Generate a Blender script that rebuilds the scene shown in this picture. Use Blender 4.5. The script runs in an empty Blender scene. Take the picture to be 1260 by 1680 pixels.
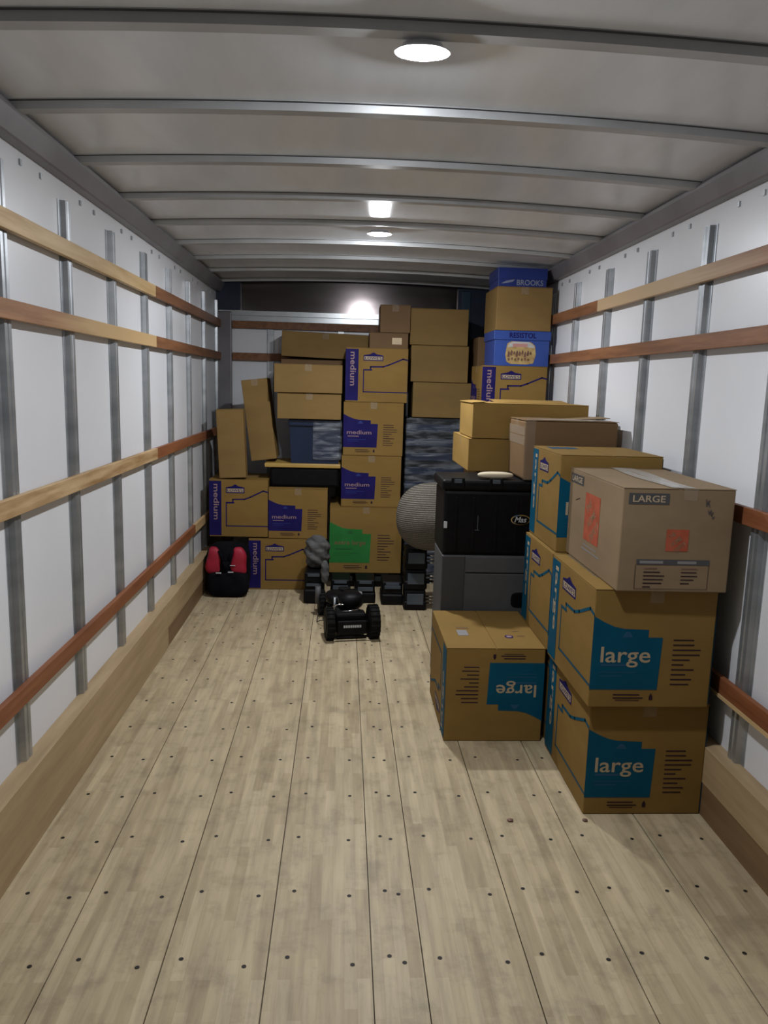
import bpy, bmesh, math, random
from mathutils import Vector, Matrix
random.seed(7)
SC = bpy.context.scene
COL = SC.collection
PI = math.pi

# ------------------------------------------------------------------ camera, world, exposure
F, PITCH, YAW, ROLL = 1272.45, math.radians(9.341), math.radians(3.144), math.radians(1.569)
cy, sy, cp, sp = math.cos(YAW), math.sin(YAW), math.cos(PITCH), math.sin(PITCH)
fw = Vector((sy*cp, cy*cp, -sp)); rr = Vector((cy, -sy, 0)); uu = rr.cross(fw)
c_, s_ = math.cos(ROLL), math.sin(ROLL)
r2 = c_*rr + s_*uu; u2 = -s_*rr + c_*uu
cam = bpy.data.objects.new('camera', bpy.data.cameras.new('camera'))
COL.objects.link(cam)
M = Matrix((r2, u2, -fw)).transposed().to_4x4(); M.translation = Vector((1.0658, 0, 1.6172))
cam.matrix_world = M
cam.data.sensor_fit = 'VERTICAL'; cam.data.sensor_height = 36; cam.data.lens = 36*F/1680
cam.data.clip_start = 0.02
SC.camera = cam
w = bpy.data.worlds.new('night'); SC.world = w; w.use_nodes = True
w.node_tree.nodes['Background'].inputs[0].default_value = (.55, .6, .7, 1)
w.node_tree.nodes['Background'].inputs[1].default_value = .01
SC.view_settings.view_transform = 'Standard'; SC.view_settings.look = 'None'
SC.view_settings.exposure = 0.0; SC.view_settings.gamma = 1; SC.view_settings.use_curve_mapping = False
LAMP_STRENGTH = (1120.0, 1560.0)
LAMP_COLOR = (.93, .96, 1.0, 1)
LAMP_Y = (2.125, 4.55)

# ------------------------------------------------------------------ materials
def newmat(name, rough=.6, metal=0.0, spec=.5):
    m = bpy.data.materials.new(name); m.use_nodes = True
    nt = m.node_tree; b = nt.nodes['Principled BSDF']
    b.inputs['Roughness'].default_value = rough; b.inputs['Metallic'].default_value = metal
    b.inputs['Specular IOR Level'].default_value = spec
    return m, nt, b
def noise_mix(nt, b, c1, c2, scale=(1, 1, 1), s=5, detail=4, lo=.35, hi=.65, bump=0, rough=.55, coord='Object'):
    N = nt.nodes; L = nt.links
    tc = N.new('ShaderNodeTexCoord'); mp = N.new('ShaderNodeMapping'); mp.inputs['Scale'].default_value = scale
    L.new(tc.outputs[coord], mp.inputs[0])
    no = N.new('ShaderNodeTexNoise'); no.inputs['Scale'].default_value = s; no.inputs['Detail'].default_value = detail
    no.inputs['Roughness'].default_value = rough
    L.new(mp.outputs[0], no.inputs['Vector'])
    cr = N.new('ShaderNodeValToRGB'); cr.color_ramp.elements[0].position = lo; cr.color_ramp.elements[1].position = hi
    cr.color_ramp.elements[0].color = (*c1, 1); cr.color_ramp.elements[1].color = (*c2, 1)
    L.new(no.outputs['Fac'], cr.inputs[0]); L.new(cr.outputs[0], b.inputs['Base Color'])
    if bump:
        bp = N.new('ShaderNodeBump'); bp.inputs['Strength'].default_value = bump; bp.inputs['Distance'].default_value = .01
        L.new(no.outputs['Fac'], bp.inputs['Height']); L.new(bp.outputs[0], b.inputs['Normal'])
    return cr, mp, no
def nm(name, c1, c2=None, rough=.6, metal=0, scale=(1, 1, 1), s=5, bump=0, spec=.5, detail=4, lo=.35, hi=.65):
    m, nt, b = newmat(name, rough, metal, spec)
    noise_mix(nt, b, c1, c2 or tuple(min(1, x*1.12) for x in c1), scale, s, detail, lo, hi, bump)
    return m
def card(name, c):
    return nm(name, tuple(x*.93 for x in c), tuple(x*1.07 for x in c), rough=.7, s=3, scale=(1, 1, 2.5), bump=.04, spec=.12)
MT = {}
MT['card'] = card('cardboard', (.215, .130, .037))
MT['card_plain'] = card('cardboard_plain', (.22, .138, .05))
MT['card_yellow'] = card('cardboard_golden', (.30, .185, .055))
MT['card_grey'] = card('cardboard_greyish', (.225, .16, .095))
MT['card_dark'] = card('cardboard_brown', (.165, .10, .05))
MT['teal'] = nm('ink_teal', (.001, .062, .115), (.002, .072, .13), spec=.12, rough=.65, s=8)
MT['navy_ink'] = nm('ink_navy', (.010, .007, .075), (.014, .010, .095), spec=.12, rough=.65, s=8)
MT['green'] = nm('ink_green', (.022, .15, .032), (.028, .18, .042), spec=.12, rough=.65, s=8)
MT['green_dark'] = nm('ink_dark_green', (.01, .09, .02), rough=.5)
MT['ink'] = nm('ink_dark', (.03, .015, .022), spec=.1, rough=.7)
MT['ink_teal_dark'] = nm('ink_deep_blue', (.004, .06, .13), rough=.6)
MT['kraft_text'] = nm('kraft_lettering', (.36, .28, .18), rough=.6)
MT['pink_text'] = nm('pale_lettering', (.24, .15, .16), rough=.6)
MT['orange'] = nm('ink_orange', (.32, .07, .035), (.40, .095, .05), spec=.15, rough=.6, s=25)
MT['label_black'] = nm('ink_charcoal', (.05, .048, .05), rough=.5)
MT['steel'] = nm('galvanised_steel', (.33, .35, .37), (.48, .50, .52), rough=.38, metal=.75, s=3, scale=(1, 1, 3), spec=.5)
MT['bow'] = nm('roof_bow_steel', (.40, .41, .42), (.48, .49, .50), rough=.42, metal=.3, s=4)
MT['seal'] = nm('dark_seam_sealant', (.05, .05, .052), rough=.7)
MT['rail'] = nm('rail_steel', (.18, .17, .18), (.23, .22, .235), rough=.42, metal=.3, s=3)
MT['white_wall'] = nm('white_wall_liner', (.70, .71, .74), (.74, .75, .78), rough=.32, s=1.4, bump=.015, spec=.5)
MT['ceiling'] = nm('grey_roof_sheet', (.66, .69, .73), (.73, .76, .80), rough=.24, s=2.2, scale=(3, .6, 1), spec=.5)
MT['navy_steel'] = nm('navy_painted_steel', (.006, .012, .035), (.01, .02, .05), rough=.4)
MT['teal_steel'] = nm('teal_painted_steel', (.01, .04, .07), rough=.4)
MT['header'] = nm('dark_polished_sheet', (.10, .085, .085), (.15, .13, .13), rough=.16, metal=.85, s=1.5, scale=(1, 1, 4))
MT['strip_metal'] = nm('bright_strip_metal', (.38, .40, .41), (.50, .52, .53), rough=.3, metal=.8, s=3)
MT['black'] = nm('black_plastic', (.002, .002, .003), (.004, .004, .005), rough=.5, spec=.16, s=20)
MT['rubber'] = nm('black_rubber', (.004, .004, .004), (.008, .008, .008), rough=.75, spec=.15, s=30)
MT['chrome'] = nm('chrome', (.7, .7, .7), rough=.15, metal=1)
MT['grey_plate'] = nm('grey_face_plate', (.05, .062, .075), (.07, .082, .095), spec=.2, rough=.6)
MT['lightgrey'] = nm('light_grey_print', (.42, .43, .45), rough=.5)
MT['cabinet'] = nm('grey_cabinet_shell', (.055, .055, .058), (.07, .07, .073), rough=.55, s=6)
MT['cabinet_dark'] = nm('dark_grey_panel', (.035, .035, .036), rough=.6)
MT['tote_blue'] = nm('navy_tote_plastic', (.006, .014, .04), (.01, .02, .055), rough=.35)
MT['yellow'] = nm('yellow_lid_plastic', (.40, .25, .06), (.44, .28, .07), rough=.45)
MT['royal'] = nm('royal_blue_card', (.006, .02, .15), (.008, .026, .18), rough=.45)
MT['royal_light'] = nm('bright_blue_card', (.022, .06, .28), (.026, .07, .31), rough=.45)
MT['red'] = nm('red_nylon', (.28, .004, .02), (.36, .008, .035), rough=.6, s=14, bump=.2)
MT['black_cloth'] = nm('black_nylon', (.003, .003, .005), (.006, .006, .008), spec=.08, rough=.9, s=12, bump=.3)
MT['grey_cloth'] = nm('grey_cloth', (.035, .035, .036), (.11, .11, .108), rough=.8, s=5, scale=(1, 1, 5), bump=.6)
MT['cream'] = nm('cream_cloth', (.50, .42, .30), rough=.8, bump=.3)
MT['sky'] = nm('pale_print', (.40, .42, .42), (.55, .5, .45), rough=.5, s=40)
MT['sand'] = nm('tan_print', (.32, .2, .07), (.50, .36, .15), rough=.5, s=35)
MT['brownink'] = nm('brown_print', (.10, .045, .03), (.2, .1, .07), rough=.5, s=40)
MT['pinkprint'] = nm('pink_print', (.45, .22, .2), rough=.5)
MT['hole'] = nm('dark_screw_head', (.018, .014, .012), rough=.6, metal=.3)
MT['gap'] = nm('plank_seam', (.10, .075, .05), rough=.9)
MT['slate_print'] = nm('slate_blue_print', (.17, .19, .27), rough=.5)
MT['paper'] = nm('tan_label_paper', (.55, .42, .25), rough=.5)
MT['paper_grey'] = nm('grey_ink_stamp', (.20, .19, .19), rough=.6)

def tape_mat():
    m, nt, b = newmat('clear_packing_tape', .16, 0, .6)
    N = nt.nodes; L = nt.links
    b.inputs['Base Color'].default_value = (.50, .42, .33, 1)
    tr = N.new('ShaderNodeBsdfTransparent'); mx = N.new('ShaderNodeMixShader'); mx.inputs[0].default_value = .2
    no = N.new('ShaderNodeTexNoise'); no.inputs['Scale'].default_value = 30
    bp = N.new('ShaderNodeBump'); bp.inputs['Strength'].default_value = .35; bp.inputs['Distance'].default_value = .01
    L.new(no.outputs['Fac'], bp.inputs['Height']); L.new(bp.outputs[0], b.inputs['Normal'])
    L.new(tr.outputs[0], mx.inputs[1]); L.new(b.outputs[0], mx.inputs[2])
    L.new(mx.outputs[0], N['Material Output'].inputs['Surface'])
    return m
MT['tape'] = tape_mat()
MT['tape_bright'] = tape_mat(); MT['tape_bright'].node_tree.nodes['Mix Shader'].inputs[0].default_value = .6
MT['tape_bright'].node_tree.nodes['Principled BSDF'].inputs['Base Color'].default_value = (.62, .6, .56, 1)
def wrap_mat():
    m, nt, b = newmat('stretch_film', .2, 0, .8)
    N = nt.nodes; L = nt.links
    b.inputs['Base Color'].default_value = (.34, .37, .41, 1)
    tc = N.new('ShaderNodeTexCoord'); mp = N.new('ShaderNodeMapping')
    mp.inputs['Scale'].default_value = (3, 3, 14); mp.inputs['Rotation'].default_value = (0, .35, 0)
    L.new(tc.outputs['Object'], mp.inputs[0])
    no = N.new('ShaderNodeTexNoise'); no.inputs['Scale'].default_value = 2.2; no.inputs['Detail'].default_value = 6
    L.new(mp.outputs[0], no.inputs['Vector'])
    cr = N.new('ShaderNodeValToRGB'); cr.color_ramp.elements[0].position = .42; cr.color_ramp.elements[1].position = .78
    cr.color_ramp.elements[0].color = (.10, .06, .06, 1); cr.color_ramp.elements[1].color = (.6, .6, .6, 1)
    L.new(no.outputs['Fac'], cr.inputs[0])
    bp = N.new('ShaderNodeBump'); bp.inputs['Strength'].default_value = 1; bp.inputs['Distance'].default_value = .02
    L.new(no.outputs['Fac'], bp.inputs['Height']); L.new(bp.outputs[0], b.inputs['Normal'])
    tr = N.new('ShaderNodeBsdfTransparent'); mx = N.new('ShaderNodeMixShader')
    L.new(cr.outputs[0], mx.inputs[0]); L.new(tr.outputs[0], mx.inputs[1]); L.new(b.outputs[0], mx.inputs[2])
    L.new(mx.outputs[0], N['Material Output'].inputs['Surface'])
    return m
MT['wrap'] = wrap_mat()
def knit_mat():
    m, nt, b = newmat('knitted_wool', .9, 0, .2)
    N = nt.nodes; L = nt.links
    tc = N.new('ShaderNodeTexCoord')
    mp = N.new('ShaderNodeMapping'); L.new(tc.outputs['Object'], mp.inputs[0])
    wv = N.new('ShaderNodeTexWave'); wv.bands_direction = 'Z'; wv.inputs['Scale'].default_value = 22
    wv.inputs['Distortion'].default_value = 3; wv.inputs['Detail'].default_value = 2; wv.inputs['Detail Scale'].default_value = 9
    L.new(mp.outputs[0], wv.inputs['Vector'])
    cr = N.new('ShaderNodeValToRGB'); cr.color_ramp.elements[0].color = (.11, .10, .08, 1); cr.color_ramp.elements[1].color = (.26, .235, .195, 1)
    L.new(wv.outputs['Color'], cr.inputs[0]); L.new(cr.outputs[0], b.inputs['Base Color'])
    bp = N.new('ShaderNodeBump'); bp.inputs['Strength'].default_value = .9; bp.inputs['Distance'].default_value = .01
    L.new(wv.outputs['Color'], bp.inputs['Height']); L.new(bp.outputs[0], b.inputs['Normal'])
    return m
MT['knit'] = knit_mat()
def wood(name, c1, c2, s=3.0, c3=None, split=None, rough=.55):
    """long-grain board: two wood tones; c3 = sapwood colour reached beyond world y = split"""
    m, nt, b = newmat(name, rough, 0, .35)
    N = nt.nodes; L = nt.links
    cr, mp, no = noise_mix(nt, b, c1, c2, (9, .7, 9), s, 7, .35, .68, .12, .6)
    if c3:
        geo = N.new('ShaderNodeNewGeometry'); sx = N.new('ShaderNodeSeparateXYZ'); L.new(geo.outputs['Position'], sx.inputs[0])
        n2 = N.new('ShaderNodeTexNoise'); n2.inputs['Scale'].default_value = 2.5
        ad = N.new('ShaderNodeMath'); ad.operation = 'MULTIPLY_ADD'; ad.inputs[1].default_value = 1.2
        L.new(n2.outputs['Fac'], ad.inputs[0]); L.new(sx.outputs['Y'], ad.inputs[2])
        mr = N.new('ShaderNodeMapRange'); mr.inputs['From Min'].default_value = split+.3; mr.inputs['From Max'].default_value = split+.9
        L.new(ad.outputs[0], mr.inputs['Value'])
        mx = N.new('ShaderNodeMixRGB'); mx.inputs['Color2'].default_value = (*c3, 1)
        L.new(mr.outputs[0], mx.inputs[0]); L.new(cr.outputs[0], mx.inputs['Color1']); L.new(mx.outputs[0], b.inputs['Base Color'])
    return m
TAN1, TAN2 = (.44, .29, .13), (.60, .43, .23)
BR1, BR2 = (.15, .062, .026), (.26, .115, .05)
MT['w_tan'] = wood('pale_pine_board', TAN1, TAN2)
MT['w_brown'] = wood('brown_hardwood_board', BR1, BR2)
MT['w_knotty'] = wood('knotty_tan_board', (.26, .14, .05), (.60, .43, .24), 2.2)
MT['w_red'] = wood('reddish_brown_board', (.17, .055, .02), (.27, .10, .04))
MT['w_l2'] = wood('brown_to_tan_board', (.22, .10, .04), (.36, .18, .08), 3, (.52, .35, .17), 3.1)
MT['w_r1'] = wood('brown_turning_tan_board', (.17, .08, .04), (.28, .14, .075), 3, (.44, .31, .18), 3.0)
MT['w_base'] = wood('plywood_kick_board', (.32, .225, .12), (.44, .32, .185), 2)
MT['w_base_shaded'] = wood('shaded_plywood_strip', (.16, .095, .045), (.23, .14, .07), 2)  # same kick board plywood, with shade near the floor painted into the colour
def floor_mat():
    m, nt, b = newmat('laminated_hardwood_floor', .5, 0, .35)
    N = nt.nodes; L = nt.links
    tc = N.new('ShaderNodeTexCoord'); sx = N.new('ShaderNodeSeparateXYZ'); L.new(tc.outputs['Object'], sx.inputs[0])
    cb = N.new('ShaderNodeCombineXYZ'); L.new(sx.outputs['Y'], cb.inputs['X']); L.new(sx.outputs['X'], cb.inputs['Y'])
    br = N.new('ShaderNodeTexBrick'); br.offset = .37; br.offset_frequency = 2; br.squash = 1.3; br.squash_frequency = 3
    br.inputs['Scale'].default_value = 1; br.inputs['Brick Width'].default_value = .38; br.inputs['Row Height'].default_value = .0365
    br.inputs['Mortar Size'].default_value = .0006; br.inputs['Mortar Smooth'].default_value = .3; br.inputs['Bias'].default_value = .0
    br.inputs['Color1'].default_value = (.52, .435, .29, 1); br.inputs['Color2'].default_value = (.41, .33, .21, 1)
    br.inputs['Mortar'].default_value = (.42, .33, .22, 1)
    L.new(cb.outputs[0], br.inputs['Vector'])
    mp = N.new('ShaderNodeMapping'); mp.inputs['Scale'].default_value = (14, 1.1, 1); L.new(tc.outputs['Object'], mp.inputs[0])
    no = N.new('ShaderNodeTexNoise'); no.inputs['Scale'].default_value = 2.2; no.inputs['Detail'].default_value = 8; no.inputs['Roughness'].default_value = .62
    L.new(mp.outputs[0], no.inputs['Vector'])
    cr = N.new('ShaderNodeValToRGB'); cr.color_ramp.elements[0].position = .3; cr.color_ramp.elements[1].position = .65
    cr.color_ramp.elements[0].color = (.72, .70, .68, 1); cr.color_ramp.elements[1].color = (1.08, 1.06, 1.02, 1)
    L.new(no.outputs['Fac'], cr.inputs[0])
    mx = N.new('ShaderNodeMixRGB'); mx.blend_type = 'MULTIPLY'; mx.inputs[0].default_value = 1
    L.new(br.outputs['Color'], mx.inputs['Color1']); L.new(cr.outputs[0], mx.inputs['Color2'])
    n2 = N.new('ShaderNodeTexNoise'); n2.inputs['Scale'].default_value = 7; n2.inputs['Detail'].default_value = 9; n2.inputs['Roughness'].default_value = .7
    L.new(tc.outputs['Object'], n2.inputs['Vector'])
    c2 = N.new('ShaderNodeValToRGB'); c2.color_ramp.elements[0].position = .36; c2.color_ramp.elements[1].position = .5
    c2.color_ramp.elements[0].color = (.74, .74, .74, 1); c2.color_ramp.elements[1].color = (1, 1, 1, 1)
    L.new(n2.outputs['Fac'], c2.inputs[0])
    m2 = N.new('ShaderNodeMixRGB'); m2.blend_type = 'MULTIPLY'; m2.inputs[0].default_value = .8
    L.new(mx.outputs[0], m2.inputs['Color1']); L.new(c2.outputs[0], m2.inputs['Color2']); L.new(m2.outputs[0], b.inputs['Base Color'])
    bp = N.new('ShaderNodeBump'); bp.inputs['Strength'].default_value = .06; L.new(no.outputs['Fac'], bp.inputs['Height']); L.new(bp.outputs[0], b.inputs['Normal'])
    return m
MT['floor'] = floor_mat()
def lamp_mat(st):
    m = bpy.data.materials.new('lit_lamp_lens'); m.use_nodes = True
    nt = m.node_tree; nt.nodes.remove(nt.nodes['Principled BSDF'])
    e = nt.nodes.new('ShaderNodeEmission'); e.inputs[0].default_value = LAMP_COLOR; e.inputs[1].default_value = st
    nt.links.new(e.outputs[0], nt.nodes['Material Output'].inputs['Surface'])
    return m
MT['lens0'] = lamp_mat(LAMP_STRENGTH[0]); MT['lens1'] = lamp_mat(LAMP_STRENGTH[1])

# ------------------------------------------------------------------ mesh helpers
class MB:
    def __init__(s): s.bm = bmesh.new(); s.mats = []
    def mi(s, m):
        if m not in s.mats: s.mats.append(m)
        return s.mats.index(m)
    def box(s, x0, x1, y0, y1, z0, z1, m, bev=0, rot=None, piv=None, seg=2):
        i = s.mi(m)
        r = bmesh.ops.create_cube(s.bm, size=1)
        vs = r['verts']
        for v in vs:
            v.co = Vector(((x0+x1)/2+v.co.x*(x1-x0), (y0+y1)/2+v.co.y*(y1-y0), (z0+z1)/2+v.co.z*(z1-z0)))
        fs = {f for v in vs for f in v.link_faces}
        if bev:
            es = list({e for v in vs for e in v.link_edges})
            r = bmesh.ops.bevel(s.bm, geom=es, offset=bev, segments=seg, affect='EDGES', profile=.5)
            vs = list({v for v in r['verts']} | {v for v in vs if v.is_valid})
            fs = {f for v in vs for f in v.link_faces}
        for f in fs: f.material_index = i
        if rot is not None:
            vs = list({v for f in fs for v in f.verts})
            piv = Vector(piv or ((x0+x1)/2, (y0+y1)/2, (z0+z1)/2))
            for v in vs: v.co = piv + rot @ (v.co-piv)
        return s
    def poly(s, pts, m):
        vs = [s.bm.verts.new(p) for p in pts]; f = s.bm.faces.new(vs); f.material_index = s.mi(m); return s
    def prism(s, pts, axis, a, b, m):
        """pts 2-D outline extruded along axis from a to b"""
        def P(p, t):
            return {'x': (t, p[0], p[1]), 'y': (p[0], t, p[1]), 'z': (p[0], p[1], t)}[axis]
        A = [s.bm.verts.new(P(p, a)) for p in pts]; B = [s.bm.verts.new(P(p, b)) for p in pts]
        n = len(pts); i = s.mi(m); fs = [s.bm.faces.new(A), s.bm.faces.new(B[::-1])]
        for k in range(n): fs.append(s.bm.faces.new((A[k], B[k], B[(k+1) % n], A[(k+1) % n])))
        for f in fs: f.material_index = i
        return s
    def tube(s, p, q, r, m, n=16, r2=None):
        p, q = Vector(p), Vector(q); d = q-p; r2 = r if r2 is None else r2
        R = bmesh.ops.create_cone(s.bm, cap_ends=True, cap_tris=False, segments=n, radius1=r, radius2=r2, depth=d.length)
        Q = d.to_track_quat('Z', 'Y').to_matrix(); i = s.mi(m)
        for v in R['verts']: v.co = (p+q)/2 + Q @ v.co
        for f in {f for v in R['verts'] for f in v.link_faces}: f.material_index = i; f.smooth = len(f.verts) == 4
        return s
    def path(s, pts, r, m, n=8):
        for a, b in zip(pts, pts[1:]): s.tube(a, b, r, m, n)
        return s
    def blob(s, c, rad, m, e=1.0, seg=32, rings=20, fn=None):
        """superellipsoid; e<1 boxier"""
        i = s.mi(m); R = bmesh.ops.create_uvsphere(s.bm, u_segments=seg, v_segments=rings, radius=1)
        for v in R['verts']:
            k = [math.copysign(abs(a)**e, a) for a in v.co]
            if fn: k = fn(Vector(k))
            v.co = Vector((c[0]+k[0]*rad[0], c[1]+k[1]*rad[1], c[2]+k[2]*rad[2]))
        for f in {f for v in R['verts'] for f in v.link_faces}: f.material_index = i; f.smooth = True
        return s
    def done(s, name, parent=None, loc=None, kind=None):
        bmesh.ops.recalc_face_normals(s.bm, faces=[f for f in s.bm.faces])
        me = bpy.data.meshes.new(name); s.bm.to_mesh(me); s.bm.free()
        for m in s.mats: me.materials.append(MT[m])
        o = bpy.data.objects.new(name, me); COL.objects.link(o)
        if parent: o.parent = parent
        if loc: o.location = loc
        if kind: o['kind'] = kind
        return o
def tag(o, label, cat, group=None):
    o['label'] = label; o['category'] = cat
    if group: o['group'] = group
    return o
def thing(name, label, cat, loc=(0, 0, 0), rot=(0, 0, 0), group=None):
    o = bpy.data.objects.new(name, None); COL.objects.link(o)
    o.location = loc; o.rotation_euler = rot; o.empty_display_size = .1
    return tag(o, label, cat, group)
class Face:
    """a rectangle seen from outside: u to the right, v up, in 0..1"""
    def __init__(s, o, U, V):
        s.o, s.U, s.V = Vector(o), Vector(U), Vector(V); s.w, s.h = s.U.length, s.V.length
        s.n = s.U.cross(s.V).normalized()
    def at(s, u, v, d=.001): return s.o + s.U*u + s.V*v + s.n*d
    def poly(s, mb, pts, m, d=.001): mb.poly([s.at(u, v, d) for u, v in pts], m)
    def rect(s, mb, u0, v0, u1, v1, m, d=.001): s.poly(mb, [(u0, v0), (u1, v0), (u1, v1), (u0, v1)], m, d)
    def line(s, mb, pts, t, m, d=.0012):
        """polyline of thickness t metres"""
        for (a, b), (c, e) in zip(pts, pts[1:]):
            p = Vector((a*s.w, b*s.h)); q = Vector((c*s.w, e*s.h)); k = (q-p).normalized()*t/2; n = Vector((-k.y, k.x))
            p = p-k; q = q+k
            s.poly(mb, [(x.x/s.w, x.y/s.h) for x in (p-n, q-n, q+n, p+n)], m, d)
def faces(w, d, h):
    x, y = w/2, d/2
    return {'front': Face((-x, -y, 0), (w, 0, 0), (0, 0, h)), 'back': Face((x, y, 0), (-w, 0, 0), (0, 0, h)),
            'left': Face((-x, y, 0), (0, -d, 0), (0, 0, h)), 'right': Face((x, -y, 0), (0, d, 0), (0, 0, h)),
            'top': Face((-x, -y, h), (w, 0, 0), (0, d, 0))}
def text_on(face, txt, u0, v0, u1, v1, mat, parent, name='lettering', rot=0, bold=.012, shear=0, d=.0016, ang=None):
    """lettering stretched to fill the rectangle; rot in quarter turns clockwise"""
    cu = bpy.data.curves.new(name, 'FONT'); cu.body = txt; cu.size = 1; cu.offset = bold; cu.shear = shear; cu.resolution_u = 3
    to = bpy.data.objects.new('t', cu); COL.objects.link(to)
    dg = bpy.context.evaluated_depsgraph_get(); dg.update()
    me = bpy.data.meshes.new_from_object(to.evaluated_get(dg))
    bpy.data.objects.remove(to)
    xs = [v.co.x for v in me.vertices]; ys = [v.co.y for v in me.vertices]
    a, b, c, e = min(xs), max(xs), min(ys), max(ys)
    for v in me.vertices:
        p, q = (v.co.x-a)/(b-a), (v.co.y-c)/(e-c)
        if rot == 1: p, q = q, 1-p
        if rot == 3: p, q = 1-q, p
        if ang is not None:
            uu_ = (p-.5)*(u1-u0)*face.w; vv_ = (q-.5)*(v1-v0)*face.h; k = math.radians(ang)
            X = uu_*math.cos(k)-vv_*math.sin(k); Y = uu_*math.sin(k)+vv_*math.cos(k)
            v.co = face.at((u0+u1)/2+X/face.w, (v0+v1)/2+Y/face.h, d)
        else: v.co = face.at(u0+(u1-u0)*p, v0+(v1-v0)*q, d)
    me.materials.clear(); me.materials.append(MT[mat])
    o = bpy.data.objects.new(name, me); COL.objects.link(o); o.parent = parent
    return o

# ------------------------------------------------------------------ the truck body
W, XL, XR, Y0, YB = 2.5, -.045, 2.545, -1.0, 6.93
RIBH, CROWN, SHEET = 2.432, .037, .026
def bowz(x): return RIBH + CROWN*(1-((x-1.25)/1.25)**2)
# floor: laminated boards with seams and countersunk screws
mb = MB()
mb.box(XL-.02, XR+.02, Y0, YB+.05, -.06, -.012, 'gap')
seams = [XL, .290, .587, .879, 1.174, 1.320, 1.619, 1.914, 2.213, XR]
for a, b in zip(seams, seams[1:]): mb.box(a+.0018, b-.0018, Y0, YB, -.012, 0, 'floor')
for k in range(-9, 17):
    y = 1.978 + .3013*k
    for a, b in zip(seams, seams[1:]):
        a_, b_ = max(a, .025), min(b, 2.475)
        if b_-a_ < .2: pts = [(a_+.057, 0), (b_-.054, -.024)]
        elif a < 0: pts = [(.10, 0), (.232, -.024)]
        else: pts = [(a_+.056, 0), (b_-.06, -.024)]
        for x, dy in pts:
            if b_-a_ < .2 and k % 2 == 0 and False: continue
            x += random.uniform(-.008, .008); yy = y+dy+random.uniform(-.006, .006)
            mb.poly([(x+.0072*math.cos(t*PI/4), yy+.0072*math.sin(t*PI/4), .0006) for t in range(8)], 'hole')
mb.done('floor', kind='structure')
# side walls
for side, x0, x1, inner in (('left', XL-.03, XL, XL), ('right', XR, XR+.03, XR)):
    s = 1 if side == 'left' else -1
    mb = MB(); mb.box(x0, x1, Y0, YB, 0, 2.52, 'white_wall')
    ys = [(2.63 if s > 0 else 2.62) + (.605 if s > 0 else .602)*i for i in range(-5, 8)]
    for i, y in enumerate(ys):     # rivet heads between the posts, near the rail
        for q in (.21, .39):
            mb.box(min(inner, inner+s*.006), max(inner, inner+s*.006), y+q-.008, y+q+.008, 2.315, 2.335, 'steel')
        for zz in (1.35, .9):
            pass
    wall = mb.done('wall_'+side, kind='structure')
    for y in ys:
        if y > YB-.06: continue
        mb = MB(); f = inner
        prof = [(f, y-.055), (f+s*.003, y-.055), (f+s*.003, y-.032), (f+s*.022, y-.026), (f+s*.022, y-.006), (f+s*.017, y-.003),
                (f+s*.017, y+.003), (f+s*.022, y+.006), (f+s*.022, y+.026), (f+s*.003, y+.032), (f+s*.003, y+.055), (f, y+.055)]
        mb.prism(prof, 'z', .02, 2.285, 'steel')
        mb.done('wall_post', wall, kind='structure')
    # top rail, sloping in to the roof
    mb = MB(); e = 0 if s > 0 else W
    mb.prism([(inner-s*.03, 2.362), (e-s*.005, 2.362), (e, 2.368), (e+s*.028, 2.425), (e+s*.028, 2.44), (inner-s*.03, 2.53)], 'y', Y0, YB, 'rail')
    mb.done('trim_1' if s > 0 else 'trim_2', kind='structure')
    # kick board
    mb = MB(); k = .025 if s > 0 else 2.475
    if s > 0:
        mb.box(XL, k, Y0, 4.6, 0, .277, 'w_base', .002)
        mb.box(XL, k, 4.603, YB, .12, .277, 'w_base', .002); mb.box(XL, k-.004, 4.603, YB, 0, .12, 'w_base_shaded')  # far lower strip: shade painted as a darker wood tone
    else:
        mb.box(k, XR, Y0, YB, .132, .277, 'w_base', .002); mb.box(k+.003, XR, Y0, YB, 0, .13, 'w_base_shaded')  # lower strip: shadow of the boxes painted as a darker wood tone
    mb.done('baseboard_'+side, kind='structure')
# roof sheet and bows
def arcpts(off, n=24, x0=XL, x1=XR): return [(x0+(x1-x0)*i/n, bowz(x0+(x1-x0)*i/n)+off) for i in range(n+1)]
mb = MB(); lo = arcpts(SHEET); hi = arcpts(SHEET+.03)[::-1]
mb.prism(lo+hi, 'y', Y0, YB+.05, 'ceiling')
ceil = mb.done('ceiling', kind='structure')
for k in range(-5, 9):
    y = 2.077+.594*k
    if y > YB-.03: continue
    mb = MB(); n = 24; i = mb.mi('bow')
    pr = [(-.040, SHEET), (-.040, SHEET-.003), (-.029, SHEET-.004), (-.024, 0), (.024, 0), (.029, SHEET-.004), (.040, SHEET-.003), (.040, SHEET)]; dk = mb.mi('seal')
    rows_ = []
    for j in range(n+1):
        x = -.03+2.56*j/n; rows_.append([mb.bm.verts.new((x, y+a, bowz(x)+b)) for a, b in pr])
    for A, B in zip(rows_, rows_[1:]):
        for q in range(len(pr)):
            f = mb.bm.faces.new((A[q], A[(q+1) % 8], B[(q+1) % 8], B[q])); f.material_index = dk if q in (1, 5) else i
    mb.done('roof_bow', ceil, kind='structure')
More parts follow.
